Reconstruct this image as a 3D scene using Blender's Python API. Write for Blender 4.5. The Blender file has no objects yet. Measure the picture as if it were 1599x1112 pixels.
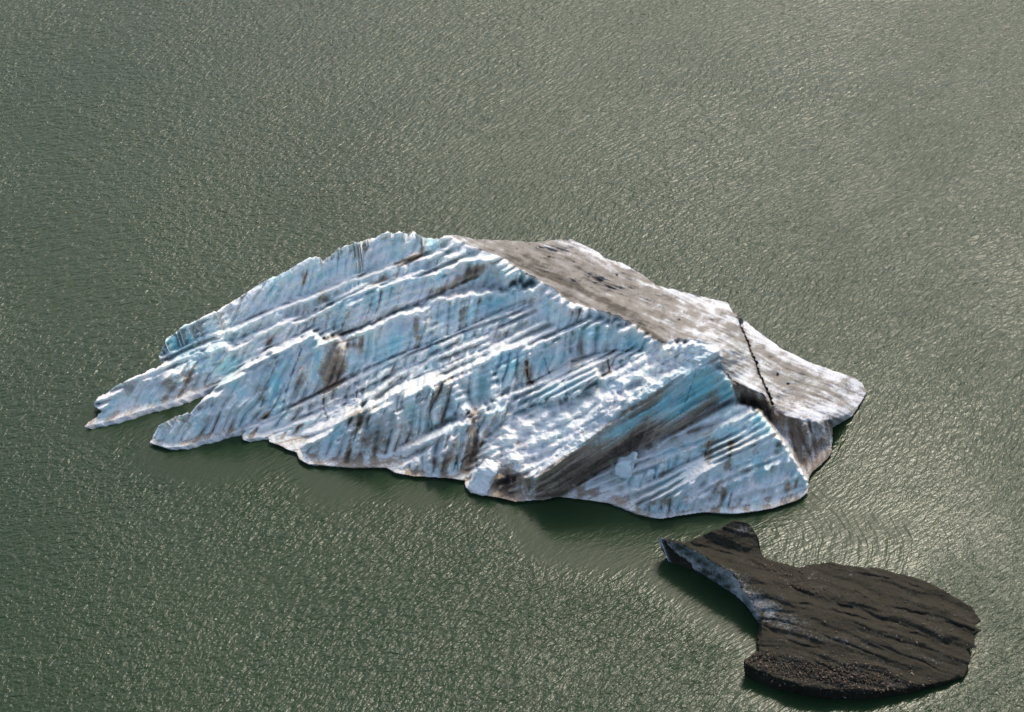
import bpy, math, random
import numpy as np
from mathutils import Vector, Matrix, geometry

random.seed(7)
# ------------------------------------------------------------------ camera, sky, sun, exposure
IW, IH = 1599.0, 1112.0
PITCH = math.radians(36.0)
DIST, MPP = 200.0, 0.05
scene = bpy.context.scene
cam_d = bpy.data.cameras.new('camera')
cam = bpy.data.objects.new('camera', cam_d)
scene.collection.objects.link(cam)
cam.location = (0.0, -DIST*math.cos(PITCH), DIST*math.sin(PITCH))
cam.rotation_euler = (math.radians(90)-PITCH, 0, 0)
cam_d.sensor_fit = 'HORIZONTAL'
cam_d.angle = 2*math.atan(IW*MPP/2/DIST)
cam_d.clip_start = 1.0
cam_d.clip_end = 20000
scene.camera = cam

SUN_EL = math.radians(46)
SUN_AZ = math.radians(18)          # to the right of the view direction (+Y), behind the ice
world = bpy.data.worlds.new("World"); scene.world = world
world.use_nodes = True
wn = world.node_tree; wn.nodes.clear()
wo = wn.nodes.new('ShaderNodeOutputWorld'); wb = wn.nodes.new('ShaderNodeBackground')
sk = wn.nodes.new('ShaderNodeTexSky'); sk.sky_type = 'NISHITA'; sk.sun_disc = False
sk.sun_elevation = SUN_EL; sk.sun_rotation = SUN_AZ
sk.air_density = 1.0; sk.dust_density = 4.0; sk.ozone_density = 1.0; sk.altitude = 200
wb.inputs['Strength'].default_value = 0.15
wn.links.new(sk.outputs[0], wb.inputs[0]); wn.links.new(wb.outputs[0], wo.inputs[0])

sun_d = bpy.data.lights.new('sun', 'SUN'); sun = bpy.data.objects.new('sun', sun_d)
scene.collection.objects.link(sun)
sun_d.energy = 1.0; sun_d.angle = math.radians(8); sun_d.color = (1.0, 0.93, 0.76)
sdir = Vector((math.sin(SUN_AZ)*math.cos(SUN_EL), math.cos(SUN_AZ)*math.cos(SUN_EL), math.sin(SUN_EL)))
sun.rotation_euler = sdir.to_track_quat('Z', 'Y').to_euler()
sun.location = (60, 120, 90)

scene.view_settings.view_transform = 'Standard'
scene.view_settings.look = 'None'
scene.view_settings.exposure = 0.66
scene.view_settings.gamma = 1.0

# ------------------------------------------------------------------ helpers
def tag(o, label=None, cat=None, group=None, kind=None):
    if label: o['label'] = label
    if cat: o['category'] = cat
    if group: o['group'] = group
    if kind: o['kind'] = kind
    return o

def smooth(a, b, x):
    t = np.clip((x-a)/(b-a), 0, 1)
    return t*t*(3-2*t)

def _hash(ix, iy, seed):
    h = (ix.astype(np.int64)*374761393 + iy.astype(np.int64)*668265263 + seed*1442695041) & 0xFFFFFFFF
    h = ((h ^ (h >> 13))*1274126177) & 0xFFFFFFFF
    h = h ^ (h >> 16)
    return (h & 0xFFFFFF)/float(0xFFFFFF)

def noise(x, y, seed=0):
    """gradient noise, about -1..1"""
    x = np.asarray(x, float); y = np.asarray(y, float)
    x, y = np.broadcast_arrays(x, y)
    ix = np.floor(x); iy = np.floor(y); fx = x-ix; fy = y-iy
    ux = fx*fx*fx*(fx*(fx*6-15)+10); uy = fy*fy*fy*(fy*(fy*6-15)+10)
    def g(dx, dy):
        a = _hash(ix+dx, iy+dy, seed)*2*math.pi
        return np.cos(a)*(fx-dx)+np.sin(a)*(fy-dy)
    a = g(0, 0)*(1-ux)+g(1, 0)*ux
    b = g(0, 1)*(1-ux)+g(1, 1)*ux
    return (a*(1-uy)+b*uy)*1.5

def fbm(x, y, seed=0, oct=4, gain=.5):
    s = 0; a = 1; t = 0
    for i in range(oct):
        s = s+a*noise(x*2**i+13.7*i, y*2**i-7.3*i, seed+i*17); t += a; a *= gain
    return s/t*1.3

def blur(a, r):
    if r < 1: return a
    for _ in range(3):
        for ax in (0, 1):
            n = a.shape[ax]
            p = np.pad(a, [(r+1, r) if k == ax else (0, 0) for k in (0, 1)], mode='edge')
            c = np.cumsum(p, axis=ax)
            if ax == 0: a = (c[2*r+1:2*r+1+n]-c[:n])/(2*r+1)
            else: a = (c[:, 2*r+1:2*r+1+n]-c[:, :n])/(2*r+1)
    return a

SP, CP = math.sin(PITCH), math.cos(PITCH)
CAM = np.array([0.0, -DIST*CP, DIST*SP])
def ray(u, v):
    x = (u-IW/2)*MPP/DIST; y = -(v-IH/2)*MPP/DIST
    return np.stack([x, CP+y*SP, -SP+y*CP], -1)
def at(u, v, z):
    """point of the place at height z metres seen at photo pixel (u, v)"""
    u = np.asarray(u, float); v = np.asarray(v, float); z = np.asarray(z, float)
    u, v, z = np.broadcast_arrays(u, v, z)
    d = ray(u, v); t = (z-CAM[2])/d[..., 2]
    return CAM+d*t[..., None]

def resample(pts, step=7.0):
    pts = np.array(pts, float); out = []
    for a, b in zip(pts[:-1], pts[1:]):
        n = max(1, int(math.hypot(*(b-a)[:2])/step))
        for k in range(n): out.append(a+(b-a)*k/n)
    out.append(pts[-1]); return np.array(out)

def with_h(pts, hs):
    """polyline with heights: hs as long as pts, or two end values spread by length"""
    pts = np.array(pts, float)
    if len(hs) != len(pts):
        l = np.concatenate([[0], np.cumsum(np.hypot(*np.diff(pts, axis=0).T))])
        hs = np.interp(l/l[-1], np.linspace(0, 1, len(hs)), hs)
    return resample(np.column_stack([pts, hs]))

def above(pts, base, k):
    """crest heights from the cliff foot below it in the same column"""
    pts = resample(np.array(pts, float))
    o = np.argsort(base[:, 0])
    bv = np.interp(pts[:, 0], base[o, 0], base[o, 1]); bh = np.interp(pts[:, 0], base[o, 0], base[o, 2])
    return np.column_stack([pts, bh+k*np.maximum(bv-pts[:, 1], 0)])

def behind(crest, drop, dv=4.0):
    c = crest.copy(); c[:, 1] -= dv; c[:, 2] = np.maximum(c[:, 2]-drop, 0.02); return c

def raster(lines, u0, v0, nu, nv, step):
    P = []; E = []
    frame = [(u0-60, v0-60), (u0+nu*step+60, v0-60), (u0+nu*step+60, v0+nv*step+60), (u0-60, v0+nv*step+60)]
    H = []
    for f in frame: P.append(f); H.append(0.0)
    for L in lines:
        n0 = len(P)
        for p in L: P.append((p[0], p[1])); H.append(p[2])
        E += [(n0+i, n0+i+1) for i in range(len(L)-1)]
    P2 = np.array(P); H = np.array(H)
    vs, es, fs, ov, oe, of = geometry.delaunay_2d_cdt([Vector(p) for p in P], E, [], 0, 0.01)
    hv = np.zeros(len(vs))
    for i, o in enumerate(ov):
        if len(o): hv[i] = np.mean(H[list(o)])
        else:
            d2 = (P2[:, 0]-vs[i][0])**2+(P2[:, 1]-vs[i][1])**2
            k = np.argsort(d2)[:3]; w = 1/(d2[k]+.1); hv[i] = (H[k]*w).sum()/w.sum()
    out = np.zeros((nv, nu))
    for f in fs:
        for k in range(1, len(f)-1):
            idx = (f[0], f[k], f[k+1])
            (ax, ay), (bx, by), (cx, cy) = [((vs[i][0]-u0)/step, (vs[i][1]-v0)/step) for i in idx]
            x0 = max(0, int(math.floor(min(ax, bx, cx)))); x1 = min(nu-1, int(math.ceil(max(ax, bx, cx))))
            y0 = max(0, int(math.floor(min(ay, by, cy)))); y1 = min(nv-1, int(math.ceil(max(ay, by, cy))))
            if x1 < x0 or y1 < y0: continue
            den = (by-cy)*(ax-cx)+(cx-bx)*(ay-cy)
            if abs(den) < 1e-9: continue
            X, Y = np.meshgrid(np.arange(x0, x1+1), np.arange(y0, y1+1))
            l1 = ((by-cy)*(X-cx)+(cx-bx)*(Y-cy))/den; l2 = ((cy-ay)*(X-cx)+(ax-cx)*(Y-cy))/den
            m = (l1 >= -1e-6) & (l2 >= -1e-6) & (l1+l2 <= 1+1e-6)
            z = l1*hv[idx[0]]+l2*hv[idx[1]]+(1-l1-l2)*hv[idx[2]]
            sub = out[y0:y1+1, x0:x1+1]; sub[m] = z[m]
    return out

def inside(poly, U, V):
    poly = np.array(poly, float); r = np.zeros(U.shape, bool)
    n = len(poly); j = n-1
    for i in range(n):
        xi, yi = poly[i]; xj, yj = poly[j]
        if yi != yj:
            c = ((yi > V) != (yj > V)) & (U < (xj-xi)*(V-yi)/(yj-yi)+xi)
            r ^= c
        j = i
    return r

def seg_dist(pts, U, V):
    pts = np.array(pts, float); d = np.full(U.shape, 1e9)
    for a, b in zip(pts[:-1], pts[1:]):
        ab = b-a; t = np.clip(((U-a[0])*ab[0]+(V-a[1])*ab[1])/(ab@ab), 0, 1)
        d = np.minimum(d, np.hypot(U-a[0]-t*ab[0], V-a[1]-t*ab[1]))
    return d

def blobs(lst, U, V):
    m = np.zeros(U.shape)
    for u, v, ru, rv, rot, s in lst:
        c, n = math.cos(math.radians(rot)), math.sin(math.radians(rot))
        x = (U-u)*c+(V-v)*n; y = -(U-u)*n+(V-v)*c
        m = np.maximum(m, s*np.exp(-((x/ru)**2+(y/rv)**2)))
    return m

def bilin(A, x, y):
    x = np.clip(x, 0, A.shape[1]-1.001); y = np.clip(y, 0, A.shape[0]-1.001)
    ix = x.astype(int); iy = y.astype(int); fx = x-ix; fy = y-iy
    return (A[iy, ix]*(1-fx)+A[iy, ix+1]*fx)*(1-fy)+(A[iy+1, ix]*(1-fx)+A[iy+1, ix+1]*fx)*fy

def make_mesh(name, P, quads, mat, attrs, parent=None, origin=(0, 0, 0)):
    me = bpy.data.meshes.new(name)
    P = np.asarray(P)-np.array(origin)
    me.vertices.add(len(P)); me.vertices.foreach_set('co', P.astype(np.float32).ravel())
    q = np.asarray(quads, np.int32)
    me.loops.add(q.size); me.loops.foreach_set('vertex_index', q.ravel())
    me.polygons.add(len(q)); me.polygons.foreach_set('loop_start', np.arange(len(q), dtype=np.int32)*q.shape[1])
    try: me.polygons.foreach_set('loop_total', np.full(len(q), q.shape[1], np.int32))
    except Exception: pass
    me.update(calc_edges=True); me.validate()
    me.polygons.foreach_set('use_smooth', np.ones(len(me.polygons), bool))
    for k, a in attrs.items():
        if a.ndim == 1:
            at_ = me.attributes.new(k, 'FLOAT', 'POINT'); at_.data.foreach_set('value', a.astype(np.float32))
        else:
            at_ = me.attributes.new(k, 'FLOAT_VECTOR', 'POINT'); at_.data.foreach_set('vector', a.astype(np.float32).ravel())
    me.materials.append(mat)
    o = bpy.data.objects.new(name, me); scene.collection.objects.link(o)
    if parent: o.parent = parent
    else: o.location = origin
    return o

def sheet_parts(Pg, mask, region, names, mats, attrs, parent, origin, skirt_in=0.9):
    """split the solid's skin into parts; every outer rim goes straight down under the water"""
    nv, nu = mask.shape
    cell = mask[:-1, :-1] & mask[1:, :-1] & mask[:-1, 1:] & mask[1:, 1:]
    out = []
    for r, nm in enumerate(names):
        c = cell & (region[:-1, :-1] == r)
        if not c.any(): continue
        iy, ix = np.nonzero(c)
        i00 = iy*nu+ix
        q = np.column_stack([i00, i00+nu, i00+nu+1, i00+1])
        used, inv = np.unique(q, return_inverse=True); q = inv.reshape(q.shape)
        P = Pg.reshape(-1, 3)[used]
        A = {k: a.reshape(-1)[used] for k, a in attrs.items()}
        # rim edges of the whole sheet (not the seams between parts)
        cp = np.pad(cell, 1)
        rims = []
        for (dy, dx, a, b) in ((-1, 0, 3, 0), (1, 0, 1, 2), (0, -1, 0, 1), (0, 1, 2, 3)):
            nb = cp[iy+1+dy, ix+1+dx]
            k = ~nb; rims.append(np.column_stack([q[k][:, a], q[k][:, b]]))
        rims = np.vstack(rims)
        if len(rims):
            ru, rinv = np.unique(rims, return_inverse=True); rinv = rinv.reshape(rims.shape)
            n0 = len(P)
            D = P[ru].copy(); cen = Pg[mask].mean(0)
            d = cen-D; d[:, 2] = 0; d /= np.linalg.norm(d, axis=1)[:, None]+1e-6
            D = D+d*skirt_in*np.clip(P[ru][:, 2:3]*2.2, .1, 1.0); D[:, 2] = -0.02
            D2 = D.copy(); D2[:, 2] = -3.0
            P = np.vstack([P, D, D2])
            for k in A: A[k] = np.concatenate([A[k], A[k][ru], A[k][ru]])
            m = len(ru)
            q = np.vstack([q, np.column_stack([rims[:, 1], rims[:, 0], n0+rinv[:, 0], n0+rinv[:, 1]]),
                           np.column_stack([n0+rinv[:, 1], n0+rinv[:, 0], n0+m+rinv[:, 0], n0+m+rinv[:, 1]])])
        out.append(make_mesh(nm, P, q, mats[r], A, parent, origin))
    return out

# ------------------------------------------------------------------ materials
def mat_new(name):
    m = bpy.data.materials.new(name); m.use_nodes = True
    nt = m.node_tree; nt.nodes.clear()
    o = nt.nodes.new('ShaderNodeOutputMaterial'); b = nt.nodes.new('ShaderNodeBsdfPrincipled')
    nt.links.new(b.outputs[0], o.inputs[0])
    return m, nt, b
def N(nt, t, **kw):
    n = nt.nodes.new(t)
    for k, v in kw.items(): setattr(n, k, v)
    return n
def attr(nt, name):
    n = N(nt, 'ShaderNodeAttribute'); n.attribute_name = name; return n
def math_(nt, op, a, b=None, clamp=False):
    n = N(nt, 'ShaderNodeMath', operation=op); n.use_clamp = clamp
    for i, x in enumerate((a, b)):
        if x is None: continue
        if isinstance(x, (int, float)): n.inputs[i].default_value = x
        else: nt.links.new(x, n.inputs[i])
    return n.outputs[0]
def noise_n(nt, vec, scale, detail=4, rough=.55, dist=0.0):
    n = N(nt, 'ShaderNodeTexNoise'); n.inputs['Scale'].default_value = scale; n.inputs['Detail'].default_value = detail
    n.inputs['Roughness'].default_value = rough; n.inputs['Distortion'].default_value = dist
    nt.links.new(vec, n.inputs['Vector']); return n.outputs['Fac']
def mix(nt, f, a, b):
    n = N(nt, 'ShaderNodeMix', data_type='RGBA')
    if isinstance(f, (int, float)): n.inputs[0].default_value = f
    else: nt.links.new(f, n.inputs[0])
    for i, x in ((6, a), (7, b)):
        if isinstance(x, tuple): n.inputs[i].default_value = (*x, 1)
        else: nt.links.new(x, n.inputs[i])
    return n.outputs[2]
def maprange(nt, x, a, b, c=0.0, d=1.0):
    n = N(nt, 'ShaderNodeMapRange'); n.interpolation_type = 'SMOOTHSTEP'
    nt.links.new(x, n.inputs[0])
    for i, val in ((1, a), (2, b), (3, c), (4, d)): n.inputs[i].default_value = val
    return n.outputs[0]

def ice_material(name, white, cyan, tan, dark, sss=0.32, bump=0.95, rough=.5, spec=.4):
    m, nt, b = mat_new(name)
    tc = N(nt, 'ShaderNodeTexCoord')
    pos = tc.outputs['Object']
    n1 = noise_n(nt, pos, 0.9, 6, .6); n2 = noise_n(nt, pos, 6.0, 5, .65); n3 = noise_n(nt, pos, 22.0, 3, .6)
    blue = math_(nt, 'ADD', attr(nt, 'blue').outputs['Fac'], math_(nt, 'MULTIPLY', math_(nt, 'SUBTRACT', n1, .5), .9), True)
    c = mix(nt, blue, white, cyan)
    c = mix(nt, math_(nt, 'SUBTRACT', attr(nt, 'blue').outputs['Fac'], 1.0, True), c, (.03, .13, .18))
    lav = maprange(nt, noise_n(nt, pos, 0.45, 3), .45, .65, 0, .5)
    c = mix(nt, lav, c, (.78, .76, .78))
    dn = math_(nt, 'ADD', attr(nt, 'dirt_shade').outputs['Fac'], math_(nt, 'MULTIPLY', math_(nt, 'SUBTRACT', n2, .5), .9))
    dn = math_(nt, 'ADD', dn, math_(nt, 'MULTIPLY', math_(nt, 'SUBTRACT', n3, .5), .45))
    c = mix(nt, maprange(nt, dn, .22, .72), c, tan)
    c = mix(nt, maprange(nt, dn, .78, 1.3), c, dark)
    nt.links.new(c, b.inputs['Base Color'])
    b.inputs['Roughness'].default_value = rough; b.inputs['Specular IOR Level'].default_value = spec
    b.inputs['IOR'].default_value = 1.31
    b.inputs['Subsurface Weight'].default_value = sss
    b.inputs['Subsurface Radius'].default_value = (.45, .85, 1.0)
    b.inputs['Subsurface Scale'].default_value = .6
    bp = N(nt, 'ShaderNodeBump'); bp.inputs['Strength'].default_value = bump; bp.inputs['Distance'].default_value = .12
    hsum = math_(nt, 'ADD', noise_n(nt, pos, 4.0, 6, .6), math_(nt, 'MULTIPLY', n3, .25))
    nt.links.new(hsum, bp.inputs['Height']); nt.links.new(bp.outputs[0], b.inputs['Normal'])
    return m

WHITE, CYAN = (.88, .88, .84), (.38, .76, .80)
TAN, DARK = (.42, .335, .25), (.13, .10, .075)
M_ice = ice_material('fluted_glacier_ice', WHITE, CYAN, TAN, DARK)
M_slab = ice_material('dirty_snow_ice', (.62, .63, .64), (.50, .58, .60), (.262, .24, .212), (.10, .088, .072), sss=0.0, rough=.85, spec=.15)
M_cliff = ice_material('muddy_ice', (.55, .55, .53), (.40, .48, .50), (.23, .18, .135), (.06, .045, .034), sss=0.0, rough=.85, spec=.15)
M_dark = ice_material('rock_flour_ice', (.24, .235, .22), (.19, .23, .24), (.037, .033, .023), (.019, .016, .012), sss=0.0, bump=.3, rough=.9, spec=.15)

def water_material():
    m, nt, b = mat_new('silty_lake_water')
    pos = N(nt, 'ShaderNodeNewGeometry').outputs['Position']
    wuv = attr(nt, 'wuv').outputs['Vector']; calm = attr(nt, 'calm').outputs['Fac']; ring = attr(nt, 'ring').outputs['Fac']
    ruv = attr(nt, 'ruv').outputs['Vector']
    n_big = noise_n(nt, pos, .03, 3)
    nt.links.new(mix(nt, maprange(nt, n_big, .35, .65), (.016, .036, .014), (.022, .042, .017)), b.inputs['Base Color'])
    b.inputs['Roughness'].default_value = .20
    b.inputs['IOR'].default_value = 1.333; b.inputs['Specular IOR Level'].default_value = .21
    def waves(vec, s):
        mp = N(nt, 'ShaderNodeMapping'); nt.links.new(vec, mp.inputs['Vector']); mp.inputs['Scale'].default_value = s
        return mp.outputs[0]
    a1 = noise_n(nt, waves(wuv, (1.0, 2.6, 1)), 1.0, 2, .5, .5)
    a2 = noise_n(nt, waves(wuv, (3., 5.2, 1)), 1.0, 2, .5, .3)
    big = noise_n(nt, waves(wuv, (.09, .2, 1)), 1.0, 2, .5)
    h1 = math_(nt, 'ADD', a1, math_(nt, 'MULTIPLY', a2, .38))
    h1 = math_(nt, 'MULTIPLY', h1, maprange(nt, big, .3, .7, .85, 1.1))
    r1 = noise_n(nt, waves(ruv, (2.1, .34, 1)), 1.0, 2, .5, .35)
    r2 = noise_n(nt, waves(wuv, (1.8, 3.0, 1)), 1.0, 2, .5, .2)
    h2 = math_(nt, 'ADD', math_(nt, 'MULTIPLY', r1, .75), math_(nt, 'MULTIPLY', r2, .22))
    mx = N(nt, 'ShaderNodeMix', data_type='FLOAT'); nt.links.new(ring, mx.inputs[0]); nt.links.new(h1, mx.inputs[2]); nt.links.new(h2, mx.inputs[3])
    bp = N(nt, 'ShaderNodeBump'); bp.inputs['Distance'].default_value = .16
    st = math_(nt, 'SUBTRACT', 1.0, calm, True)
    nt.links.new(math_(nt, 'MULTIPLY', st, .95), bp.inputs['Strength'])
    nt.links.new(mx.outputs[0], bp.inputs['Height']); nt.links.new(bp.outputs[0], b.inputs['Normal'])
    return m
M_water = water_material()

# ------------------------------------------------------------------ outlines traced at their own heights
SIL = [(129,667),(137,660),(150,651),(158,641),(146,635),(146,628),(160,612),(192,596),(225,580),(255,568),(247,559),(260,528),(291,504),(330,488),
 (356,474),(390,453),(414,437),(445,425),(466,411),(493,397),(505,405),(528,386),(560,377),(587,369),(604,360),(614,364),(624,359),(634,364),(645,361),
 (662,371),(686,372),(693,367),(710,366),(744,373),(811,376),(832,378),(876,373),(892,373),(914,383),(938,396),(945,403),(972,410),(1006,430),
 (1023,444),(1064,454),(1098,463),(1136,471),(1146,488),(1151,490),(1181,515),(1221,544),(1264,565),(1301,578),(1337,590),(1347,599),(1354,612),
 (1339,639),(1330,651),(1301,668),(1301,685),(1299,706),(1291,718),(1270,737),(1264,748),(1262,770),(1245,782),(1200,796),(1150,803),(1100,800),
 (1060,806),(1032,811),(1000,804),(960,788),(925,782),(872,776),(850,781),(805,784),(780,778),(735,770),(727,762),(725,751),(700,747),(645,744),
 (617,739),(600,730),(545,730),(480,725),(467,717),(462,707),(447,702),(437,696),(420,690),(417,683),(400,684),(380,688),(377,680),(384,672),(339,683),(291,697),
 (260,700),(233,692),(247,664),(274,650),(298,640),(319,620),(341,601),(315,613),(264,631),(220,643),(165,660)]
SIL_DK = [(1027,843),(1031,839),(1070,846),(1081,842),(1112,829),(1126,825),(1140,814),(1154,812),(1171,818),(1180,831),(1184,843),(1184,856),
 (1196,872),(1225,880),(1247,886),(1269,881),(1297,878),(1333,884),(1372,886),(1394,893),(1421,899),(1446,907),(1485,928),(1519,948),(1532,970),
 (1523,977),(1534,985),(1522,989),(1522,1010),(1509,1014),(1518,1026),(1512,1043),(1506,1056),(1480,1068),(1441,1078),(1406,1086),(1355,1093),(1297,1092),
 (1253,1086),(1210,1076),(1182,1064),(1161,1053),(1160,1031),(1174,1022),(1185,1016),(1182,991),(1185,980),(1174,957),(1157,937),(1135,921),
 (1112,908),(1095,895),(1070,884),(1056,873),(1034,859)]

def build_main():
    u0, v0, st = 110.0, 345.0, 1.0
    nu, nv = int((1370-u0)/st), int((822-v0)/st)
    U, V = np.meshgrid(u0+np.arange(nu)*st, v0+np.arange(nv)*st)
    K = .041
    L = []
    # fin one and long ridge B
    B_base = with_h([(129,668),(165,660),(220,643),(264,631),(315,613),(340,602)], [-.1,-.1,-.1,-.1,-.1,.2])
    C_base = with_h([(233,693),(260,700),(291,697),(339,683),(377,669),(441,644),(506,611),(546,588),(604,564),(655,543),(706,523),(744,506),(792,482),(829,468)],
                    [-.1,-.1,-.1,-.1,.2,.9,1.7,2.3,3.2,3.9,4.7,5.2,5.9,6.6])
    C_crest = above([(236,688),(247,664),(274,650),(298,640),(319,620),(345,600),(375,580),(400,562),(425,550),(450,538),(468,531),(486,521),(490,527),(511,526),(527,527),
                     (535,534),(552,524),(580,507),(610,494),(658,477),(689,466),(733,458),(778,453),(812,442),(831,447)], C_base, K)
    C_back = behind(C_crest[C_crest[:, 0] > 350], 0, 5)
    C_back[:, 2] -= np.interp(C_back[:, 0], [350, 400, 450, 520, 600], [3.4, 3.0, 2.3, 1.5, 1.2]); C_back[:, 2] = np.maximum(C_back[:, 2], .2)
    cb = C_back[np.argsort(C_back[:, 0])]
    B_base2 = with_h([(528,524),(580,500),(610,487),(668,466),(696,453),(747,430),(768,422)], [3.9, 7.9])
    B_crest = above([(150,650),(160,640),(190,606),(247,584),(300,562),(353,538),(366,541),(380,538),(400,525),(438,504),(476,500),(511,479),(532,468),(573,449),(597,446),(631,436),(662,430),(716,408),(742,404)],
                     np.vstack([B_base, cb[cb[:, 0] < 520], B_base2]), K)
    B_back = behind(B_crest[B_crest[:, 0] > 255], .45, 4)
    A2_crest = above([(258,566),(305,542),(366,512),(430,483),(476,468),(500,457),(535,443),(580,428),(640,408),(690,395)], B_back[np.argsort(B_back[:, 0])], K)
    A_base = behind(A2_crest, .35, 5)
    A_silh = above([(250,559),(261,530),(292,505),(330,489),(356,475),(390,454),(414,438),(445,426),(466,412),(493,398),(505,406),(528,387),(560,378),(587,370),(604,361),(624,360),(645,362),
                    (662,371)], A_base[np.argsort(A_base[:, 0])], K)
    A_m = above([(500,425),(560,402),(620,385),(670,380)], A_base[np.argsort(A_base[:, 0])], K)
    L += [B_base, B_crest, B_back, C_base, C_crest, C_back, B_base2, A2_crest, A_base, A_silh, A_m]
    # thin fin D and terraces
    D_base = with_h([(378,688),(440,667),(506,634),(560,610),(604,588),(640,573),(700,547),(760,520),(832,484)], [-.1,.3,1.1,1.8,2.5,3.1,4.1,5.0,6.4])
    D_crest = above([(379,680),(392,668),(441,646),(506,614),(546,592),(604,568),(655,547),(706,527),(744,510),(792,486)], D_base, K)
    D2_base = with_h([(420,691),(450,684),(507,652),(560,627),(600,609),(650,588),(700,568),(760,541),(850,497)], [-.1,.1,.7,1.4,2.1,2.9,3.7,4.6,6.3])
    D2_crest = above([(418,684),(450,670),(507,638),(560,613),(600,594),(650,574),(700,553),(760,527),(840,490)], D2_base, K)
    L += [D_base, D_crest, D2_base, D2_crest]
    # E big fluted wall
    E_base = with_h([(462,709),(480,716),(542,722),(597,721),(602,707),(637,690),(675,670),(747,637),(784,615),(828,600),(863,579),(897,561),(955,547),(1016,549)],
                    [-.1,0,.1,.2,.4,.9,1.5,2.5,3.1,3.7,4.4,5.1,6.0,7.2])
    E_crest = above([(466,702),(500,683),(535,655),(567,640),(590,636),(602,617),(640,608),(655,601),(678,598),(690,592),(703,589),(723,576),(747,565),(785,546),(819,541),
                     (850,531),(863,526),(921,500),(941,504),(989,511),(1013,528)], E_base, K)
    E_back = behind(E_crest, .5, 5)
    L += [E_base, E_crest, E_back]
    # F
    F_base = with_h([(617,740),(645,745),(700,747),(727,735),(740,712),(757,686),(794,650),(832,632),(887,624),(920,604),(941,588),(985,566)],
                    [-.1,-.1,-.1,.2,.9,1.6,2.5,3.0,3.7,4.4,4.9,6.2])
    F_crest = above([(614,732),(655,712),(675,692),(692,672),(712,663),(720,652),(750,641),(781,620),(815,609),(852,596),(880,593),(914,567),(945,562),(1000,548)], F_base, K)
    F_back = behind(F_crest, .35, 4)
    L += [F_base, F_crest, F_back]
    # G lumps
    # H overhanging ridge: crest, lip, foot of the dark face
    H_crest = with_h([(808,778),(845,730),(880,698),(900,668),(920,652),(937,628),(985,610),(1032,592),(1050,582),(1062,570)], [.2,2.5,3.9,4.9,5.4,6.3,7.0,7.6,8.0,8.3])
    H_base = with_h([(872,776),(940,733),(1000,702),(1060,672),(1120,640),(1142,628)], [0,.9,1.8,2.6,3.3,3.7])
    G_foot = behind(H_crest[H_crest[:, 0] > 842], .55, 5)
    G_base = np.vstack([with_h([(735,770),(780,779),(800,784),(838,742)], [-.1,-.1,-.1,1.4]), G_foot])
    G_crest = above([(727,760),(745,722),(757,692),(775,678),(787,652),(815,640),(830,632),(868,620),(888,623),(935,592),(990,566),(1016,552)], G_base, K*.5)
    L += [G_base, G_crest]
    H_lip = above([(838,746),(860,727),(890,706),(920,686),(940,668),(960,654),(982,638),(1005,625),(1032,605),(1050,592),(1078,579),(1105,563),(1122,549)], H_base, .066)
    H_top = with_h([(1018,541),(1045,535),(1080,532),(1112,536),(1124,546)], [8.5,8.9,9.2,9.1,8.9])
    H_face = with_h([(1124,546),(1122,556),(1130,582),(1142,598),(1150,622),(1142,628)], [8.9,8.6,7.6,6.6,4.6,3.8])
    L += [H_crest, H_lip, H_base, H_top, H_face]
    # ridge line between the fluted side and the dirty slab
    R = with_h([(693,367),(730,383),(784,402),(811,420),(852,442),(887,468),(928,483),(955,490),(989,506),(1013,523),(1033,536)], [8.9,8.8,8.7,8.7,8.6,8.5,8.4,8.4,8.5,8.6,8.7])
    Rb = with_h([(831,452),(850,465),(880,480),(905,492)], [8.2,8.1,8.0,7.9])
    Rc = with_h([(748,402),(772,418),(800,432)], [8.6,8.5,8.5])
    back = with_h([(693,367),(744,373),(811,376),(876,373),(892,373),(938,396),(972,410),(1006,430),(1064,454),(1098,463),(1136,471),(1146,488),(1151,490)],
                  [8.9,8.0,6.2,4.4,3.9,3.3,2.9,2.6,2.1,1.8,1.5,1.5,1.6])
    K_back = with_h([(1151,490),(1181,515),(1221,544),(1264,565),(1301,578),(1337,590),(1347,599),(1354,612),(1339,639),(1330,651),(1301,668)],
                    [1.6,1.5,1.2,.9,.6,.35,.25,.05,.15,.2,.3])
    J_edge = with_h([(1126,572),(1142,593),(1172,608),(1188,613),(1203,630)], [7.6,6.9,6.0,5.5,4.7])
    J_crack = with_h([(1151,490),(1160,520),(1180,575),(1203,630)], [1.7,2.6,3.6,4.7])
    K_crack = with_h([(1154,492),(1165,518),(1186,573),(1210,632)], [1.3,2.1,3.1,4.2])
    K_edge = with_h([(1210,632),(1217,643),(1232,652),(1265,658),(1297,655)], [4.2,3.9,3.5,2.9,2.2])
    L_wl = with_h([(1301,672),(1301,690),(1299,706),(1291,718),(1270,737),(1264,748)], [.9,.4,-.1,-.1,-.1,-.1])
    L += [R, Rb, Rc, back, K_back, J_edge, J_crack, K_crack, K_edge, L_wl]
    # I block in front
    I_top = with_h([(875,772),(935,742),(965,716),(1000,706),(1060,675),(1130,635),(1146,632),(1178,636),(1192,648),(1205,665),(1230,700),(1246,725),(1261,750)],
                   [.1,.8,1.7,2.2,3.0,4.3,4.7,5.0,4.8,4.4,3.2,2.2,1.1])
    I_bk = I_top[I_top[:, 0] > 1150].copy(); I_bk[:, 0] += 4; I_bk[:, 1] -= 3; I_bk[:, 2] = np.maximum(I_bk[:, 2]-1.6, .05)
    front = with_h([(872,777),(925,783),(960,789),(1000,805),(1032,812),(1060,807),(1100,801),(1150,804),(1200,797),(1245,783),(1263,770)], [-.1, -.1])
    I2 = with_h([(1012,785),(1050,772),(1100,741),(1142,712),(1203,688)], [.9,1.6,2.6,3.4,4.0])
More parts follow.
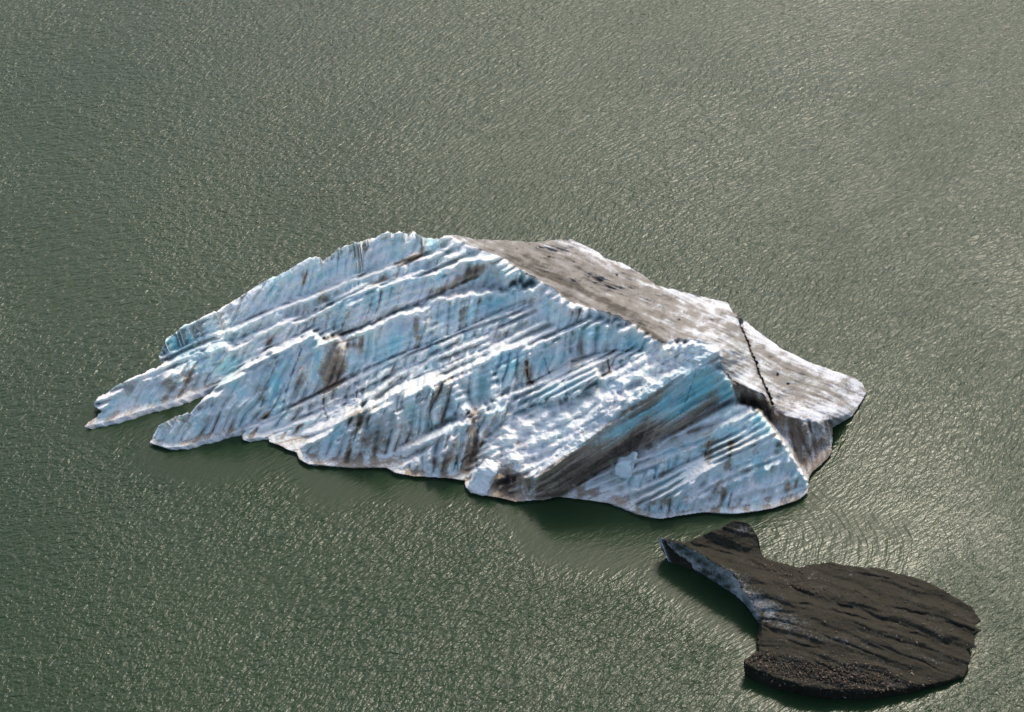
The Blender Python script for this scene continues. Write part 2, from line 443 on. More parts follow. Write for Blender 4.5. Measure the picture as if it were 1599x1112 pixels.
    I2b = I2.copy(); I2b[:, 1] += 13; I2b[:, 2] -= .75
    I1 = with_h([(1000,745),(1050,712),(1075,700),(1108,682),(1130,662),(1150,661)], [1.9,2.7,3.1,3.7,4.3,4.5])
    I1b = I1.copy(); I1b[:, 1] += 16; I1b[:, 2] -= .9
    I3 = with_h([(1070,790),(1120,765),(1170,742),(1225,720)], [.9,1.6,2.1,2.5])
    I3b = I3.copy(); I3b[:, 1] += 10; I3b[:, 2] -= .55
    L += [I_top, I_bk, front, I2, I2b, I1, I1b, I3, I3b]

    H = raster(L, u0, v0, nu, nv, st)
    # regions (before warping)
    # uneven outlines: shift where the outline and the crests are sampled, following the flutes
    lean = U+(.24+.34*smooth(600, 400, U))*(V-600)+7*noise(U/60., V/60., 41)+1.2*noise(U/15., V/30., 42)
    ll = (lean+7*noise(lean/34., V/150., 43)+3*noise(lean/13., V/150., 44))/16.0
    cid = np.floor(ll); cx = (ll-cid)*2-1
    crnd = _hash(cid, np.floor((.91*V+.41*U)/70.), 45)
    col = 1-cx*cx; notch = np.abs(cx)**5
    fl = np.clip(1-np.abs(noise(lean/17., V/120., 51))*1.9, 0, 1)
    fl2 = np.clip(1-np.abs(noise(lean/7.5, V/60., 52))*1.7, 0, 1)
    fl3 = noise(lean/2.6, V/22., 53)
    SL = [(744,300),(693,362),(730,383),(784,402),(811,420),(852,442),(887,468),(928,483),(955,490),(989,506),(1013,523),(1033,536),(1080,531),(1124,545),
          (1142,593),(1206,632),(1217,643),(1232,652),(1265,658),(1299,655),(1302,670),(1500,720),(1500,300)]
    slab0 = blur(inside(SL, U, V).astype(float), 3)
    right0 = inside([(1122,560),(1150,622),(1192,640),(1270,752),(1290,760),(1330,700),(1300,650),(1200,600)], U, V)
    amp = (1-.85*slab0)*smooth(.15, 1.3, H)*np.where(right0, .4, 1)
    big = .6+1.5*smooth(-.3, .5, noise(U/60., V/60., 8))
    tooth = smooth(0, 50, V-(585-.33*(U-450)))*smooth(1100, 1040, U)*.8+.2+.6*np.exp(-((U-640)/110)**2-((V-640)/55)**2)
    wv = amp*np.where(V < 540-.25*(U-250), .45, 1)*(-5.5*big*fl**1.5-1.2*fl2-8.0*big*tooth*(notch+.45*crnd-.35)+3.5*noise((U+.35*V)/24., V/80., 9)+1.0*fl3+2)+.8*noise(U/9., V/9., 22)
    wv = wv*(1-.85*blur(inside([(838,746),(960,654),(1050,592),(1122,549),(1152,622),(1142,650),(1000,725),(940,750),(872,790),(835,786)], U, V).astype(float), 3))
    wu = 1.0*noise(U/6., V/6., 21)+1.5*noise(U/17., V/17., 23)
    mask = inside(SIL, U+wu*.8, V+wv*.55)
    Hw = bilin(H, (U+wu-u0)/st, (V+wv-v0)/st)
    region = np.zeros(U.shape, int)                       # 0 fluted face
    def reg(poly, r): region[inside(poly, U+wu, V+wv*.5)] = r
    reg([(0,500),(247,559),(262,566),(300,545),(345,541),(372,546),(372,578),(345,599),(300,640),(100,800)], 1)           # fin one
    reg([(225,720),(225,660),(247,660),(319,616),(375,576),(400,558),(450,534),(486,515),(511,522),(530,524),(536,533),(508,611),(441,645),(377,671),(300,720)], 2)
    reg([(744,300),(693,362),(730,383),(784,402),(811,420),(852,442),(887,468),(928,483),(955,490),(989,506),(1013,523),(1033,536),(1080,531),(1124,545),(1124,568),
         (1142,593),(1172,608),(1188,613),(1206,632),(1183,574),(1162,519),(1151,490),(1151,300)], 3)
    reg([(1151,300),(1151,490),(1162,519),(1183,574),(1206,632),(1217,643),(1232,652),(1265,658),(1299,655),(1302,670),(1500,720),(1500,300)], 4)
    reg([(1126,572),(1142,593),(1172,608),(1188,613),(1206,632),(1217,643),(1232,652),(1265,658),(1299,655),(1302,670),(1330,760),(1266,775),(1262,750),(1246,725),(1230,700),
         (1205,665),(1192,648),(1178,634),(1148,630),(1150,622),(1142,600)], 5)
    reg([(808,800),(845,730),(880,698),(900,668),(920,652),(937,628),(985,610),(1032,590),(1020,560),(1016,541),(1045,533),(1080,530),(1124,545),(1120,560),(1130,582),(1142,598),
         (1150,622),(1142,630),(1060,674),(1000,704),(940,735),(874,776),(872,800)], 6)
    reg([(872,830),(874,775),(935,741),(965,716),(1000,705),(1060,674),(1130,635),(1148,631),(1178,635),(1192,648),(1205,665),(1230,700),(1246,725),(1262,750),(1275,800),(1200,830)], 7)

    Hs = blur(Hw, 1)
    # steepness of the coarse form
    rate = np.zeros_like(Hs); rate[1:-1] = (Hs[:-2]-Hs[2:])/(2*st)
    cliff = smooth(.018, .036, blur(rate, 2))
    ice = (region <= 2) | (region == 7)
    icew = blur(ice.astype(float), 2)
    ovr = blur((region == 6).astype(float), 2)
    FP = [(838,746),(860,727),(890,706),(920,686),(940,668),(960,654),(982,638),(1005,625),(1032,605),(1050,592),(1078,579),(1105,563),(1122,549),(1130,582),(1142,598),(1152,622),(1142,630),(1060,674),(1000,704),(940,735),(872,778),(835,786)]
    face = blur(inside(FP, U+2*noise(U/8., V/8., 18), V+4*noise(U/14., V/14., 19)).astype(float), 2)
    slab = blur(((region == 3) | (region == 4)).astype(float), 2)
    lc = blur((region == 5).astype(float), 2)
    s = .91*U-.41*V; q = .91*V+.41*U
    groove = np.maximum(fl*.55+fl2*.25, notch*(.35+.65*crnd))        # 1 in a groove
    mod = .45+.8*smooth(-.4, .5, noise(U/55., V/55., 60))
    relief = -cliff*mod*(.42*fl**1.5*(1-.75*np.clip(tooth, 0, 1))+.05*fl2**1.5)+cliff*.10*noise(lean/9., V/50., 54)+cliff*(.42*(.1+.9*tooth)*(col-.6)-.45*notch*(.15+.85*crnd)*(.15+.85*tooth)+.30*(crnd-.5)*tooth)
    gm = blur(inside([(727,760),(757,690),(787,650),(830,630),(888,622),(935,590),(990,565),(1020,545),(1080,531),(1124,546),(1105,563),(1050,592),(960,654),(890,706),(838,746),(800,740)], U, V).astype(float), 4)
    # layering: thin parallel steps
    qq = q+3*noise(s/90., q/60., 61)+1.0*noise(s/14., q/14., 62)
    lay = noise(qq/7.5, s/260., 63); lay = np.where(lay > 0, lay, lay*.6); lay2 = noise(qq/3.6, s/120., 64)
    layw = (1-cliff)*(.6+.6*smooth(-.3, .4, noise(U/80., V/80., 66)))
    tph = qq/13.5+1.5*noise(s/300., q/60., 67); tf = -tph-np.floor(-tph)
    saw = np.where(tf < .38, smooth(0, .38, tf)-.5, .5-(tf-.38)/.62)
    relief += (.85*layw+.16*cliff)*saw*smooth(-.7, -.1, noise(U/70., V/50., 68))
    relief += .35*layw*(.50*lay+.16*lay2)+cliff*.04*lay
    # lumps
    relief += .16*fbm(U/26., V/22., 70, 4)+.05*noise(U/5., V/5., 75)
    relief += (U > 740)*(U < 1040)*smooth(600, 640, V)*.25*noise(U/16., V/13., 77)*(region == 0)
    rel = (blur(relief, 1)*.6+relief*.4)*icew*(1-.5*gm)
    dome = np.zeros_like(U)
    for (a, b_, ra, rb, h_) in [(768,708,13,13,.9),(792,682,16,14,.8),(818,662,16,14,.8),(850,650,16,16,.8),(878,648,14,16,.8),(905,628,15,14,.8),(938,612,18,10,.7),(965,598,20,9,.8),(1000,588,22,8,.8),
                                (1035,572,18,8,.5),(800,716,16,16,.7),(838,690,16,14,.6),(1045,548,16,8,.6),(1085,541,20,8,.7),(1112,546,12,7,.5),(1068,563,24,8,.5),(752,690,9,12,.4),(860,680,14,14,.5)]:
        d2 = ((U-a+3*noise(U/9., V/9., 78))/ra)**2+((V-b_+3*noise(U/8., V/8., 79))/rb)**2
        dome = np.maximum(dome, h_*np.sqrt(np.clip(1-d2, 0, 1)))
    rel += (blur(dome, 2)*.5+.30*fbm(U/20.-V/60., V/11., 140, 4)*gm)*np.maximum(icew, ovr)
    # overhang: layers bending with the crest
    q6 = (V+.62*U)+3*noise(U/50., V/50., 81)
    rel += ovr*((.16+.22*face)*noise(q6/9., s/120., 82)+(.07+.08*face)*noise(q6/4., s/60., 83)+.12*fbm(U/18., V/14., 84, 4))
    # slab: weather-worn grain running down the slab
    g1 = (V-.42*U)+6*noise(U/90., V/90., 91); g2 = U+.42*V
    rel += slab*np.where(U > 1160, .5, 1)*(.09*noise(g1/8., g2/60., 92)+.11*noise(g1/3.6, g2/26., 93)+.30*fbm(U/40., V/24., 94, 5)+.8*noise(U/60., V/34., 96)+.25*noise(U/22., V/13., 97)+.04*noise(U/3.5, V/3.5, 95))
    pits = [(857,402),(1073,488),(1098,504),(1193,545),(1203,558),(1214,586),(1028,447),(963,430),(1230,600),(1060,500)]
    pit = np.zeros_like(U)
    rr = random.Random(3)
    for (a, b_) in pits:
        pit = np.maximum(pit, np.exp(-(((U-a)+.0*(V-b_))/rr.uniform(1.5, 5))**2-((V-b_)/rr.uniform(1.2, 2.6))**2)*rr.uniform(.3, 1))
    rel -= slab*pit*.35
    rel += lc*(.30*np.clip(1-np.abs(noise((U-.25*V)/17., V/90., 101))*1.8, 0, 1)*-1+.20*fbm(U/14., V/20., 102, 4))
    # cracks, and carved shade lines along the cliff feet
    cr = [([(1151,489),(1161,519),(1182,574),(1206,632)], 2.2, .9), ([(506,606),(505,635),(512,655)], 1.4, .4),
          ([(560,655),(552,690)], 1.6, .6), ([(676,610),(672,650),(675,672)], 1.6, .7), ([(822,565),(824,590),(832,601)], 1.6, .7), ([(948,560),(952,580)], 1.4, .5),
          ([(880,594),(886,622)], 1.4, .6), ([(420,600),(410,630),(400,655)], 1.5, .4), ([(470,545),(450,600),(440,640)], 1.6, .5),
          ([(1108,690),(1100,715)], 1.5, .5), ([(1142,690),(1138,730)], 1.5, .4), ([(745,735),(742,700),(748,660)], 1.8, .5),
          ([(1085,585),(1062,650)], 1.5, .35), ([(715,740),(712,700)], 1.6, .6), ([(860,590),(850,560)], 1.2, .4), ([(1126,574),(1142,595),(1172,610),(1190,616),(1206,636)], 1.6, .4)]
    cr += [([(508,530),(540,520),(580,506),(630,482),(668,466),(696,453),(747,430)], 3.2, .9), ([(510,612),(546,590),(604,567),(655,546),(706,526),(744,509),(829,470)], 2.0, .5),
           ([(640,692),(675,672),(747,640),(784,617),(828,602)], 2.0, .45), ([(345,603),(372,582),(400,563)], 3, .5), ([(720,720),(757,690),(794,652),(832,633)], 1.8, .4), ([(475,500),(522,473),(580,455)], 2, .4),
           ([(300,542),(365,530),(430,506)], 2, .35), ([(875,774),(940,734),(1000,703),(1060,673),(1135,633)], 2.0, .5), ([(792,755),(785,775)], 5, .9), ([(815,730),(800,752)], 4, .7)]
    for cl, dv, w, a in ((C_base, -2, 2.4, .5), (D_base, 1, 1.8, .4), (D2_base, 1, 1.8, .35), (E_base, 0, 2.4, .5), (F_base, 0, 2.2, .45), (A_base, 2, 2.2, .45), (B_back, 3, 2.0, .4)):
        t = cl[cl[:, 0].argsort()]; t = t[::2]
        cr.append(([(p[0], p[1]+dv) for p in t if p[2] > .5], w, a))
    crk_shade = np.zeros_like(U)
    for pts, w, a in cr:
        d = seg_dist(pts, U+2*noise(U/5., V/5., 7), V)
        g = np.exp(-(d/(w*.8))**2)*(.55+.45*noise(U/9., V/9., 88)); rel -= .7*a*g; crk_shade = np.maximum(crk_shade, g*min(1, a*1.1))
    Hf = Hs+rel*np.clip(Hs/.8, .12, 1)
    Hf = np.where(mask, Hf, Hs)
    Hf = np.maximum(Hf, .27+.07*noise(U/12., V/12., 130))

    P = at(U, V, Hf)
    # ---- stains, tint and painted shade (albedo only)
    dirt_shade = np.zeros_like(U)
    streak = smooth(.0, .6, noise(lean/15., V/90., 111))*(.35+.65*groove)
    dirt_shade += icew*cliff*(.62*streak*(.5+.5*tooth)+.22*notch*crnd+.10*fl*smooth(-.1, .5, noise(U/60., V/50., 112)))  # brown streaks, deepened in the grooves to add shade contrast
    dirt_shade += icew*cliff*(.10*smooth(.2, .65, noise(lean/5., V/55., 131))+.14*smooth(.2, .6, noise(U/24., V/14., 132)))
    dirt_shade += icew*(.22*smooth(.05, -.4, lay)+.22*np.exp(-((tf-.05)/.09)**2))*(1-cliff)  # shade lines painted into step hollows and at riser feet
    dirt_shade += icew*.85*blobs([(520,575,20,48,15,1),(262,600,16,14,0,.55),(292,590,12,16,0,.5),(470,590,14,45,12,.45),(412,600,10,45,20,.45),(743,424,24,9,-25,1),(720,436,35,8,-25,.7),
        (697,448,30,6,-28,.6),(650,512,5,18,5,.9),(722,492,6,16,5,.5),(560,655,20,22,-20,.7),(585,690,26,26,0,.65),(548,715,20,12,0,.6),(690,640,10,40,5,.5),(738,655,12,35,0,.6),
        (826,585,7,22,0,.9),(738,705,14,30,0,.8),(790,745,24,34,0,1.3),(815,700,18,24,0,.6),(830,760,16,30,0,.8),(760,715,14,10,0,.7),(700,720,26,8,-25,.5),(505,465,8,14,0,.7),
        (475,435,5,14,0,.6),(560,386,12,8,0,.6),(640,404,22,6,-25,.7),(598,437,26,4,-20,.7),(1108,700,6,26,5,.7),(1140,700,5,24,10,.6),(1230,762,8,8,0,.7),(1243,755,5,8,0,.6),
        (900,555,12,30,20,.45),(952,575,6,20,0,.6),(640,670,40,30,0,.35),(430,560,8,10,0,.5),(420,535,6,16,0,.6),(545,545,30,20,-25,.4),(300,660,40,6,-18,.35),(790,520,60,8,-25,.3)], U, V)
    dirt_shade += icew*.10*smooth(.0, .5, noise(U/30., V/20., 114))+icew*.26*smooth(640, 740, V+.1*(U-600))*smooth(-.2, .5, noise(U/18., V/18., 115))
    dirt_shade *= 1-.55*gm
    dirt_shade += ovr*face*(.66+.35*smooth(-.2, .4, noise(q6/11., s/110., 116)))*(1-blobs([(1075,610,85,34,-34,1),(1135,600,24,34,0,1),(980,662,60,14,-35,.9)], U, V)*.9)  # grey-brown face, its albedo darkened to paint in the overhang's shade
    dirt_shade += ovr*.55*blobs([(905,745,60,22,-30,1),(990,690,50,12,-30,.8),(1000,640,60,5,-35,.5)], U, V)
    band = smooth(-.1, .45, noise(g1/13., g2/140., 117))
    rim = blobs([(945,395,90,11,25,1),(1080,462,80,8,18,1),(1230,545,110,9,27,1),(1290,640,60,14,-8,.7),(1000,420,70,8,30,.8),(1120,530,60,14,30,.4),(1165,590,30,16,20,.5)], U, V)
    dirt_shade += slab*(.58-.14*smooth(1000, 1250, U)+.25*band+.22*noise(g1/4.5, g2/30., 119)+.30*fbm(U/16., V/11., 118, 4)+.06+.55*blobs([(830,400,40,16,25,.6),(860,425,80,16,25,.8),(880,460,60,8,27,.9),(960,480,60,9,28,.7),(1020,525,30,6,35,.9),
        (1240,600,50,22,20,.4),(930,440,60,16,20,.5)], U, V)-.5*rim+.35*pit)
    dirt_shade += lc*(.38+.25*np.clip(1-np.abs(noise((U-.25*V)/17., V/90., 101))*1.8, 0, 1)+.3*fbm(U/10., V/22., 104, 3)+.4*blobs([(1190,640,45,14,30,1),(1245,680,12,30,-20,.8)], U, V))
    dirt_shade += .30*smooth(.42, .28, Hf)*(1-slab)*(1-lc)
    crk2 = np.exp(-(seg_dist(cr[0][0], U+2*noise(U/5., V/5., 7)+2.5*noise(U/30., V/16., 17), V)/(1.05+.8*noise(U/14., V/12., 16)))**2); dirt_shade += crk_shade*.35+crk2*.6  # shade painted along cliff feet; cracks darkened too
    Hf = Hf-crk2*.5*mask; P = at(U, V, Hf)
    dirt_shade += ovr*(1-face)*(.12+.25*smooth(.1, .5, noise(U/14., V/10., 118)))
    blue = .02+.10*noise(U/50., V/40., 120)
    blue = blue+icew*cliff*(.12+.40*smooth(-.1, .5, noise(U/30., V/34., 121)))*(1-.6*groove)
    blue = blue+.75*blobs([(290,530,40,24,-20,1),(330,545,45,8,-27,.8),(345,580,26,18,-20,.8),(430,600,26,36,0,.7),(400,630,20,20,0,.4),(495,560,10,34,10,.6),(525,505,20,14,0,.5),(760,480,60,12,-27,.9),
        (620,530,70,14,-27,.6),(780,580,34,24,-20,.7),(850,560,30,16,-20,.6),(925,525,36,16,0,.8),(990,535,30,14,0,.9),(870,610,40,10,-20,.8),(1090,600,50,26,-35,1.1),(1132,612,24,30,0,1.35),(1000,660,80,26,-34,1.5),(1075,615,70,30,-36,1.75),(940,712,50,14,-33,1.1),
        (1050,640,60,12,-32,.8),(970,600,36,8,-20,.5),(1190,665,24,24,0,.7),(1120,690,60,20,-25,.6),(1200,720,24,30,0,.6),(1060,700,34,12,-25,.6),(740,620,40,12,-25,.6),(700,640,18,24,0,.4),
        (560,470,60,14,-25,.4),(1040,745,34,22,0,.5)], U, V)
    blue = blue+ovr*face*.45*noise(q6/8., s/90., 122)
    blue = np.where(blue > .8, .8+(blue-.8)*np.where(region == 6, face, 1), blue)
    attrs = {'dirt_shade': np.clip(dirt_shade, 0, 1.3), 'blue': np.clip(blue, 0, 2)}
    o = at(800, 640, 0.0); org = (float(o[0]), float(o[1]), 0.0)
    root = bpy.data.objects.new('iceberg', None); scene.collection.objects.link(root); root.location = org
    tag(root, 'large pale blue and white fluted iceberg with a dirty brown back slab', 'iceberg')
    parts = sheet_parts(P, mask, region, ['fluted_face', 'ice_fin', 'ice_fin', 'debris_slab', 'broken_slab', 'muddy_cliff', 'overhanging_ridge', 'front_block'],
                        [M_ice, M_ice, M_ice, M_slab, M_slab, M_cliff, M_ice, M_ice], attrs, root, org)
    labs = {1: 'low leftmost fin of ice with brown streaks', 2: 'tall serrated fin of ice leaning to the left', 3: 'grey brown weathered slab behind the ridge', 4: 'triangular slab beyond the dark crack'}
    for i, t in labs.items(): parts[i]['label'] = t
    return mask, U, V, Hf

def build_dark():
    u0, v0, st = 1010.0, 798.0, .9
    nu, nv = int((1550-u0)/st), int((1110-v0)/st)
    U, V = np.meshgrid(u0+np.arange(nu)*st, v0+np.arange(nv)*st)
    L = []
    L.append(with_h([(1027,843),(1034,859),(1056,873),(1070,884),(1095,895),(1112,908),(1135,921),(1157,937),(1174,957),(1185,980)],
                    [1.2,.5,.1,-.1,-.1,-.1,-.1,-.1,-.1,-.05]))
    L.append(with_h([(1029,840),(1067,850),(1098,867),(1129,887),(1146,896),(1160,923),(1176,946),(1190,966),(1188,985),(1190,1014)], [1.9,2.3,2.4,2.4,2.4,1.9,1.6,1.3,1.0,1.0]))
    L.append(with_h([(1031,839),(1070,846),(1081,842),(1112,829),(1140,814),(1154,812),(1171,818),(1184,843),(1184,856),(1196,872),(1247,886),(1297,878),(1372,886),
                     (1446,907),(1519,948),(1532,970),(1522,1010),(1512,1043),(1506,1056)], [2.0,2.2,2.3,2.6,3.0,3.1,2.7,2.0,1.5,1.1,1.1,1.4,1.4,1.2,1.0,.8,.6,.45,.3]))
    L.append(with_h([(1160,1031),(1168,1039),(1196,1050),(1225,1061),(1253,1071),(1297,1077),(1365,1079),(1406,1076),(1441,1070),(1482,1062),(1506,1054)],
                    [1.2,1.25,1.25,1.2,1.15,1.1,1.0,.85,.7,.5,.3]))
    L.append(with_h([(1161,1054),(1182,1065),(1210,1077),(1253,1087),(1297,1093),(1355,1094),(1406,1087),(1441,1079),(1480,1069)], [-.1,-.1]))
    L.append(with_h([(1174,1022),(1185,1016)], [.9, .8]))
    L.append(with_h([(1110,850),(1160,862),(1215,895),(1300,925),(1400,965),(1500,990)], [2.0,1.7,1.4,1.7,1.5,.9]))
    L.append(with_h([(1150,880),(1200,915),(1250,955),(1320,1000),(1400,1020)], [2.3,2.0,1.7,1.6,1.3]))
    H = raster(L, u0, v0, nu, nv, st)
    wu = 1.2*noise(U/5., V/5., 201)+1.6*noise(U/13., V/13., 202)
    wv = 1.2*noise(U/4., V/5., 203)+1.2*noise(U/12., V/12., 204)
    mask = inside(SIL_DK, U+wu, V+wv*.8)
    H = blur(bilin(H, (U+wu-u0)/st, (V+wv-v0)/st), 1)
    # curved grain: swings from steep at the left neck to shallow at right
    ang = (V-.36*(U-1100)+18*np.exp(-((U-1190)/70)**2)*smooth(1000, 860, V)*0)
    bend = 55*smooth(1240, 1080, U)*smooth(840, 960, V)
    g = V-.33*(U-1100)-bend+5*noise(U/50., V/50., 210); gl = U+.33*V
    rate = np.zeros_like(H); rate[1:-1] = (H[:-2]-H[2:])/(2*st)
    side = smooth(.035, .055, blur(rate, 2))
    rel = .20*noise(g/17., gl/170., 211)+.04*noise(g/7., gl/80., 212)+.012*noise(g/3., gl/40., 213)+.10*fbm(U/26., V/20., 214, 3)+.012*noise(U/3., V/3., 215)
    gr = np.zeros_like(U)
    for pts, w, a in [([(1080,850),(1150,868),(1190,885),(1240,918),(1290,940),(1330,950)], 2.6, .45), ([(1335,925),(1400,950),(1460,965),(1520,985)], 2.5, .5),
                      ([(1250,942),(1310,956),(1400,982),(1480,1006)], 2.2, .4), ([(1268,968),(1312,980)], 3, .45), ([(1190,975),(1240,1005),(1300,1018)], 2.2, .35),
                      ([(1340,896),(1400,905),(1450,925)], 2.2, .3), ([(1430,1000),(1440,1003)], 4, .4), ([(1110,846),(1170,870)], 2, .3)]:
        d = seg_dist(pts, U, V+2*noise(U/12., V/12., 220)); e = np.exp(-(d/w)**2); tp = smooth(-.35, .25, noise(gl/45., g/25., 221)); rel -= .3*a*e*tp; gr = np.maximum(gr, e*tp*.6)
    rl = np.clip(1-np.abs(noise(g/24., gl/240., 222))*5, 0, 1); rel -= .07*rl*(.4+smooth(-.3, .3, noise(gl/60., g/40., 223)))
    grav = blobs([(1290,1052,120,18,8,1),(1200,1035,40,14,20,1),(1235,905,34,14,25,.6)], U, V)
    rel += grav*.10*noise(U/2.4, V/2.4, 230)+grav*.10*noise(U/6., V/5., 231)
    Hf = H+rel*np.clip(H/.9, .1, 1)*(1-.4*side)
    P = at(U, V, Hf)
    dirt_shade = .80+.09*noise(g/9., gl/70., 240)+.12*fbm(U/20., V/14., 241, 3)+.2*gr
    dirt_shade = dirt_shade-.42*blobs([(1192,945,60,17,38,.8),(1160,828,16,9,0,.55),(1300,1000,60,10,14,.25),(1240,970,30,9,30,.5)], U, V)
    sideL = side*smooth(1200, 1185, U)*smooth(1000, 960, V)
    dirt_shade = dirt_shade-.62*sideL*(.6+.4*noise(U/14., V/10., 243))+side*(1-smooth(1200, 1185, U)*smooth(1000, 960, V))*.3  # left ice edge paler, undercut front side darker
    blue = .25+.6*sideL
    region = np.zeros(U.shape, int)
    region[(side > .5) & (V > 1025)] = 1
    region[(sideL > .5)] = 2
    o = at(1300, 990, 0.0); org = (float(o[0]), float(o[1]), 0.0)
    root = bpy.data.objects.new('iceberg', None); scene.collection.objects.link(root); root.location = org
    tag(root, 'small low iceberg covered in dark brown rock debris', 'iceberg')
    sheet_parts(P, mask, region, ['debris_top', 'undercut_side', 'ice_edge'], [M_dark, M_dark, M_dark], {'dirt_shade': np.clip(dirt_shade, 0, 1.3), 'blue': np.clip(blue, 0, 1)}, root, org, skirt_in=.8)
    # gravel: nobody could count it
    rr = np.random.RandomState(5); vs = []; fs = []; n0 = 0; tries = 0; cnt = 0; dv = []
    oc = np.array([(1,0,0),(-1,0,0),(0,1,0),(0,-1,0),(0,0,1),(0,0,-1)], float)
    of = [(0,2,4),(2,1,4),(1,3,4),(3,0,4),(2,0,5),(1,2,5),(3,1,5),(0,3,5)]
    while cnt < 1500 and tries < 60000:
        tries += 1
        iu = rr.randint(2, nu-2); iv = rr.randint(2, nv-2)
        if not mask[iv-2:iv+3, iu-2:iu+3].all(): continue
        if rr.rand() > grav[iv, iu]*.9+.02: continue
        r = .035+.08*rr.rand()**4
        rot = np.linalg.qr(rr.randn(3, 3))[0]
        p = oc*(.7+.6*rr.rand(6, 1))*r*np.array([1.2, 1, .8])
        vs.append(p@rot+P[iv, iu]+(0, 0, r*.3)); fs += [(a+n0, b+n0, c+n0) for a, b, c in of]; n0 += 6; cnt += 1
        dv += [rr.rand()]*6
    m, nt, b = mat_new('mixed_gravel'); cr = N(nt, 'ShaderNodeValToRGB'); nt.links.new(attr(nt, 'tone').outputs['Fac'], cr.inputs[0])
    e = cr.color_ramp; e.elements[0].color = (.04, .034, .028, 1); e.elements[1].color = (.30, .27, .23, 1); e.elements[1].position = 1
    for pz, c in ((.4, (.10, .075, .05, 1)), (.75, (.19, .12, .07, 1)), (.9, (.15, .10, .06, 1)), (.96, (.12, .05, .03, 1))):
        x = e.elements.new(pz); x.color = c
    nt.links.new(cr.outputs[0], b.inputs['Base Color']); b.inputs['Roughness'].default_value = .8
    g_ = make_mesh('gravel', np.vstack(vs), fs, m, {'tone': np.array(dv)}, None, org)
    g_.data.polygons.foreach_set('use_smooth', np.zeros(len(g_.data.polygons), bool))
    tag(g_, 'loose brown gravel and pebbles lying on the dark iceberg', 'gravel', kind='stuff')
    return mask, U, V, Hf

MK, MU, MV, MH = build_main()
DK, DU, DV, DH = build_dark()

# ------------------------------------------------------------------ loose ice blocks lying against the berg
def block(pts, hs, depth, label, seed, blue=.2, dirt_shade=.05):
    """a broken block: its near face through pts (photo pixels at heights hs), going back by depth metres"""
    import bmesh
    F = at([p[0] for p in pts], [p[1] for p in pts], hs); B = F+np.array([.25, depth, -.1])*np.array([1, 1, 1])
    bm = bmesh.new(); n = len(pts)
    fv = [bm.verts.new(p) for p in F]; bv = [bm.verts.new(p) for p in B]
    bm.faces.new(fv[::-1]); bm.faces.new(bv)
    for k in range(n): bm.faces.new((fv[k], fv[(k+1) % n], bv[(k+1) % n], bv[k]))
    bmesh.ops.recalc_face_normals(bm, faces=bm.faces)
    bmesh.ops.bevel(bm, geom=list(bm.edges), offset=.07, segments=2, affect='EDGES', profile=.6)
    bmesh.ops.triangulate(bm, faces=bm.faces)
    bmesh.ops.subdivide_edges(bm, edges=bm.edges, cuts=5, use_grid_fill=True)
    co = np.array([v.co for v in bm.verts]); bm.normal_update()
    nz = noise(co[:, 0]*1.6+co[:, 1], co[:, 2]*1.6-co[:, 1]*.7, seed)*.17+noise(co[:, 0]*4, co[:, 2]*4+co[:, 1]*3, seed+1)*.08
    for v, k in zip(bm.verts, nz): v.co += v.normal*float(k)
    c = co.mean(0); c[2] = co[:, 2].min()
    for v in bm.verts: v.co -= Vector(c)
    me = bpy.data.meshes.new('ice_block'); bm.to_mesh(me); bm.free()
    me.polygons.foreach_set('use_smooth', np.ones(len(me.polygons), bool))
    for k_, val in (('blue', blue), ('dirt_shade', dirt_shade)):
        a = me.attributes.new(k_, 'FLOAT', 'POINT'); a.data.foreach_set('value', np.full(len(me.vertices), val, np.float32))
    me.materials.append(M_ice)
    o = bpy.data.objects.new('ice_block', me); scene.collection.objects.link(o); o.location = tuple(c)
    tag(o, label, 'ice block')
block([(960,730),(966,724),(990,715),(989,722),(984,744),(967,750),(961,742)], [2.1,2.4,2.7,2.5,1.5,1.2,1.6], .8, 'pale bluish squared ice block at the foot of the dark overhanging face', 4, .3, .0)
block([(729,764),(741,742),(748,731),(762,730),(775,736),(770,748),(766,760),(760,773),(740,770)], [.35,1.3,1.8,1.9,1.7,1.3,.8,.25,.2], 1.0, 'white ice block at the waterline left of the brown muddy cleft', 12, .05, .1)
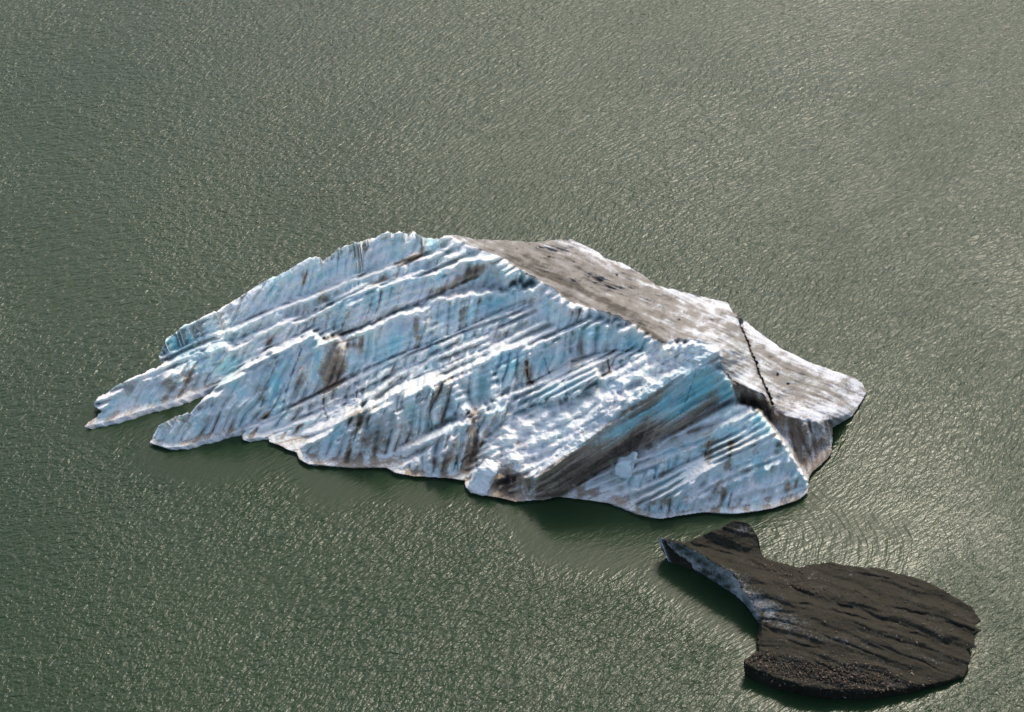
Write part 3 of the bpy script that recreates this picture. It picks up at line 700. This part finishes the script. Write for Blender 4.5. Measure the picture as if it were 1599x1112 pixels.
# ------------------------------------------------------------------ water
def build_water():
    def axis(a, b, s, far):
        c = list(np.arange(a, b+1e-6, s)); lo = []; x = a; d = s
        while x > -far: d *= 1.25; x -= d; lo.append(x)
        hi = []; x = b; d = s
        while x < far: d *= 1.25; x += d; hi.append(x)
        return np.array(lo[::-1]+c+hi)
    xs = axis(-60, 60, .4, 6000); ys = axis(-48, 60, .4, 9000)
    X, Y = np.meshgrid(xs, ys)
    P = np.stack([X, Y, np.zeros_like(X)], -1)
    # shelter: distance from the shadow/lee footprint, found by sweeping the ice outline down-sun
    cell = .4; LEE = math.radians(27)
    gx0, gy0 = -60., -48.; gnx, gny = 301, 271
    lee = np.zeros((gny, gnx))
    for (mk, UU, VV, HH, hs) in ((MK, MU, MV, MH, 1.0), (DK, DU, DV, DH, .9)):
        Pm = at(UU[mk][::3], VV[mk][::3], HH[mk][::3])
        for t in np.linspace(0, 1, 26):
            l = np.maximum(Pm[:, 2], 0)/math.tan(math.radians(31))*t*hs*np.interp(Pm[:, 0], [-40, -8, 2], [1.5, 1.15, 1.0])
            x = Pm[:, 0]-math.sin(LEE)*l; y = Pm[:, 1]-math.cos(LEE)*l
            ix = np.clip(((x-gx0)/cell).astype(int), 0, gnx-1); iy = np.clip(((y-gy0)/cell).astype(int), 0, gny-1)
            lee[iy, ix] = 1
    lee = np.clip(blur(lee, 2)*1.25-.1, 0, 1)
    calm = bilin(lee, np.clip((X-gx0)/cell, 0, gnx-1.01), np.clip((Y-gy0)/cell, 0, gny-1.01))
    calm[(X < gx0) | (X > gx0+120) | (Y < gy0) | (Y > gy0+108)] = 0
    calm = calm*.86
    g1 = at(1385, 690, 0); g2 = at(1330, 800, 0)
    part = np.maximum(np.exp(-((X-g1[0])/6.)**2-((Y-g1[1])/5.5)**2), .8*np.exp(-((X-g2[0])/9.)**2-((Y-g2[1])/5.)**2))
    calm = np.maximum(calm, .58*part)
    # wave-aligned coordinates
    th = math.radians(46)
    wx = X+3.0*noise(X/26., Y/26., 300)+.4*noise(X/9., Y/9., 302); wy = Y+3.5*noise(X/30., Y/30., 301)+.4*noise(X/9., Y/9., 303)
    a = wx*math.cos(th)+wy*math.sin(th); b = -wx*math.sin(th)+wy*math.cos(th)
    wuv = np.stack([a, b, np.zeros_like(a)], -1)
    c = at(1090, 850, 0)
    dx = X-c[0]; dy = (Y-c[1])
    r = np.hypot(dx, dy)+.5*noise(X/5., Y/5., 305); phi = np.arctan2(dy, dx)
    ruv = np.stack([r, phi*14, np.zeros_like(r)], -1)
    rc = at(1330, 825, 0)
    ring = np.exp(-((X-rc[0])/9.5)**2-((Y-rc[1])/6.0)**2)*1.3
    ring = np.clip(ring*(.72+.5*noise(X/4., Y/4., 306)), 0, .85)
    ny, nx = X.shape
    iy, ix = np.meshgrid(np.arange(ny-1), np.arange(nx-1), indexing='ij'); i0 = (iy*nx+ix).ravel()
    q = np.column_stack([i0, i0+1, i0+nx+1, i0+nx])
    o = make_mesh('water', P.reshape(-1, 3), q, M_water, {'wuv': wuv.reshape(-1, 3), 'ruv': ruv.reshape(-1, 3), 'calm': calm.ravel(), 'ring': ring.ravel()})
    tag(o, 'grey green silty lake water with wind ripples', 'water', kind='structure')
build_water()
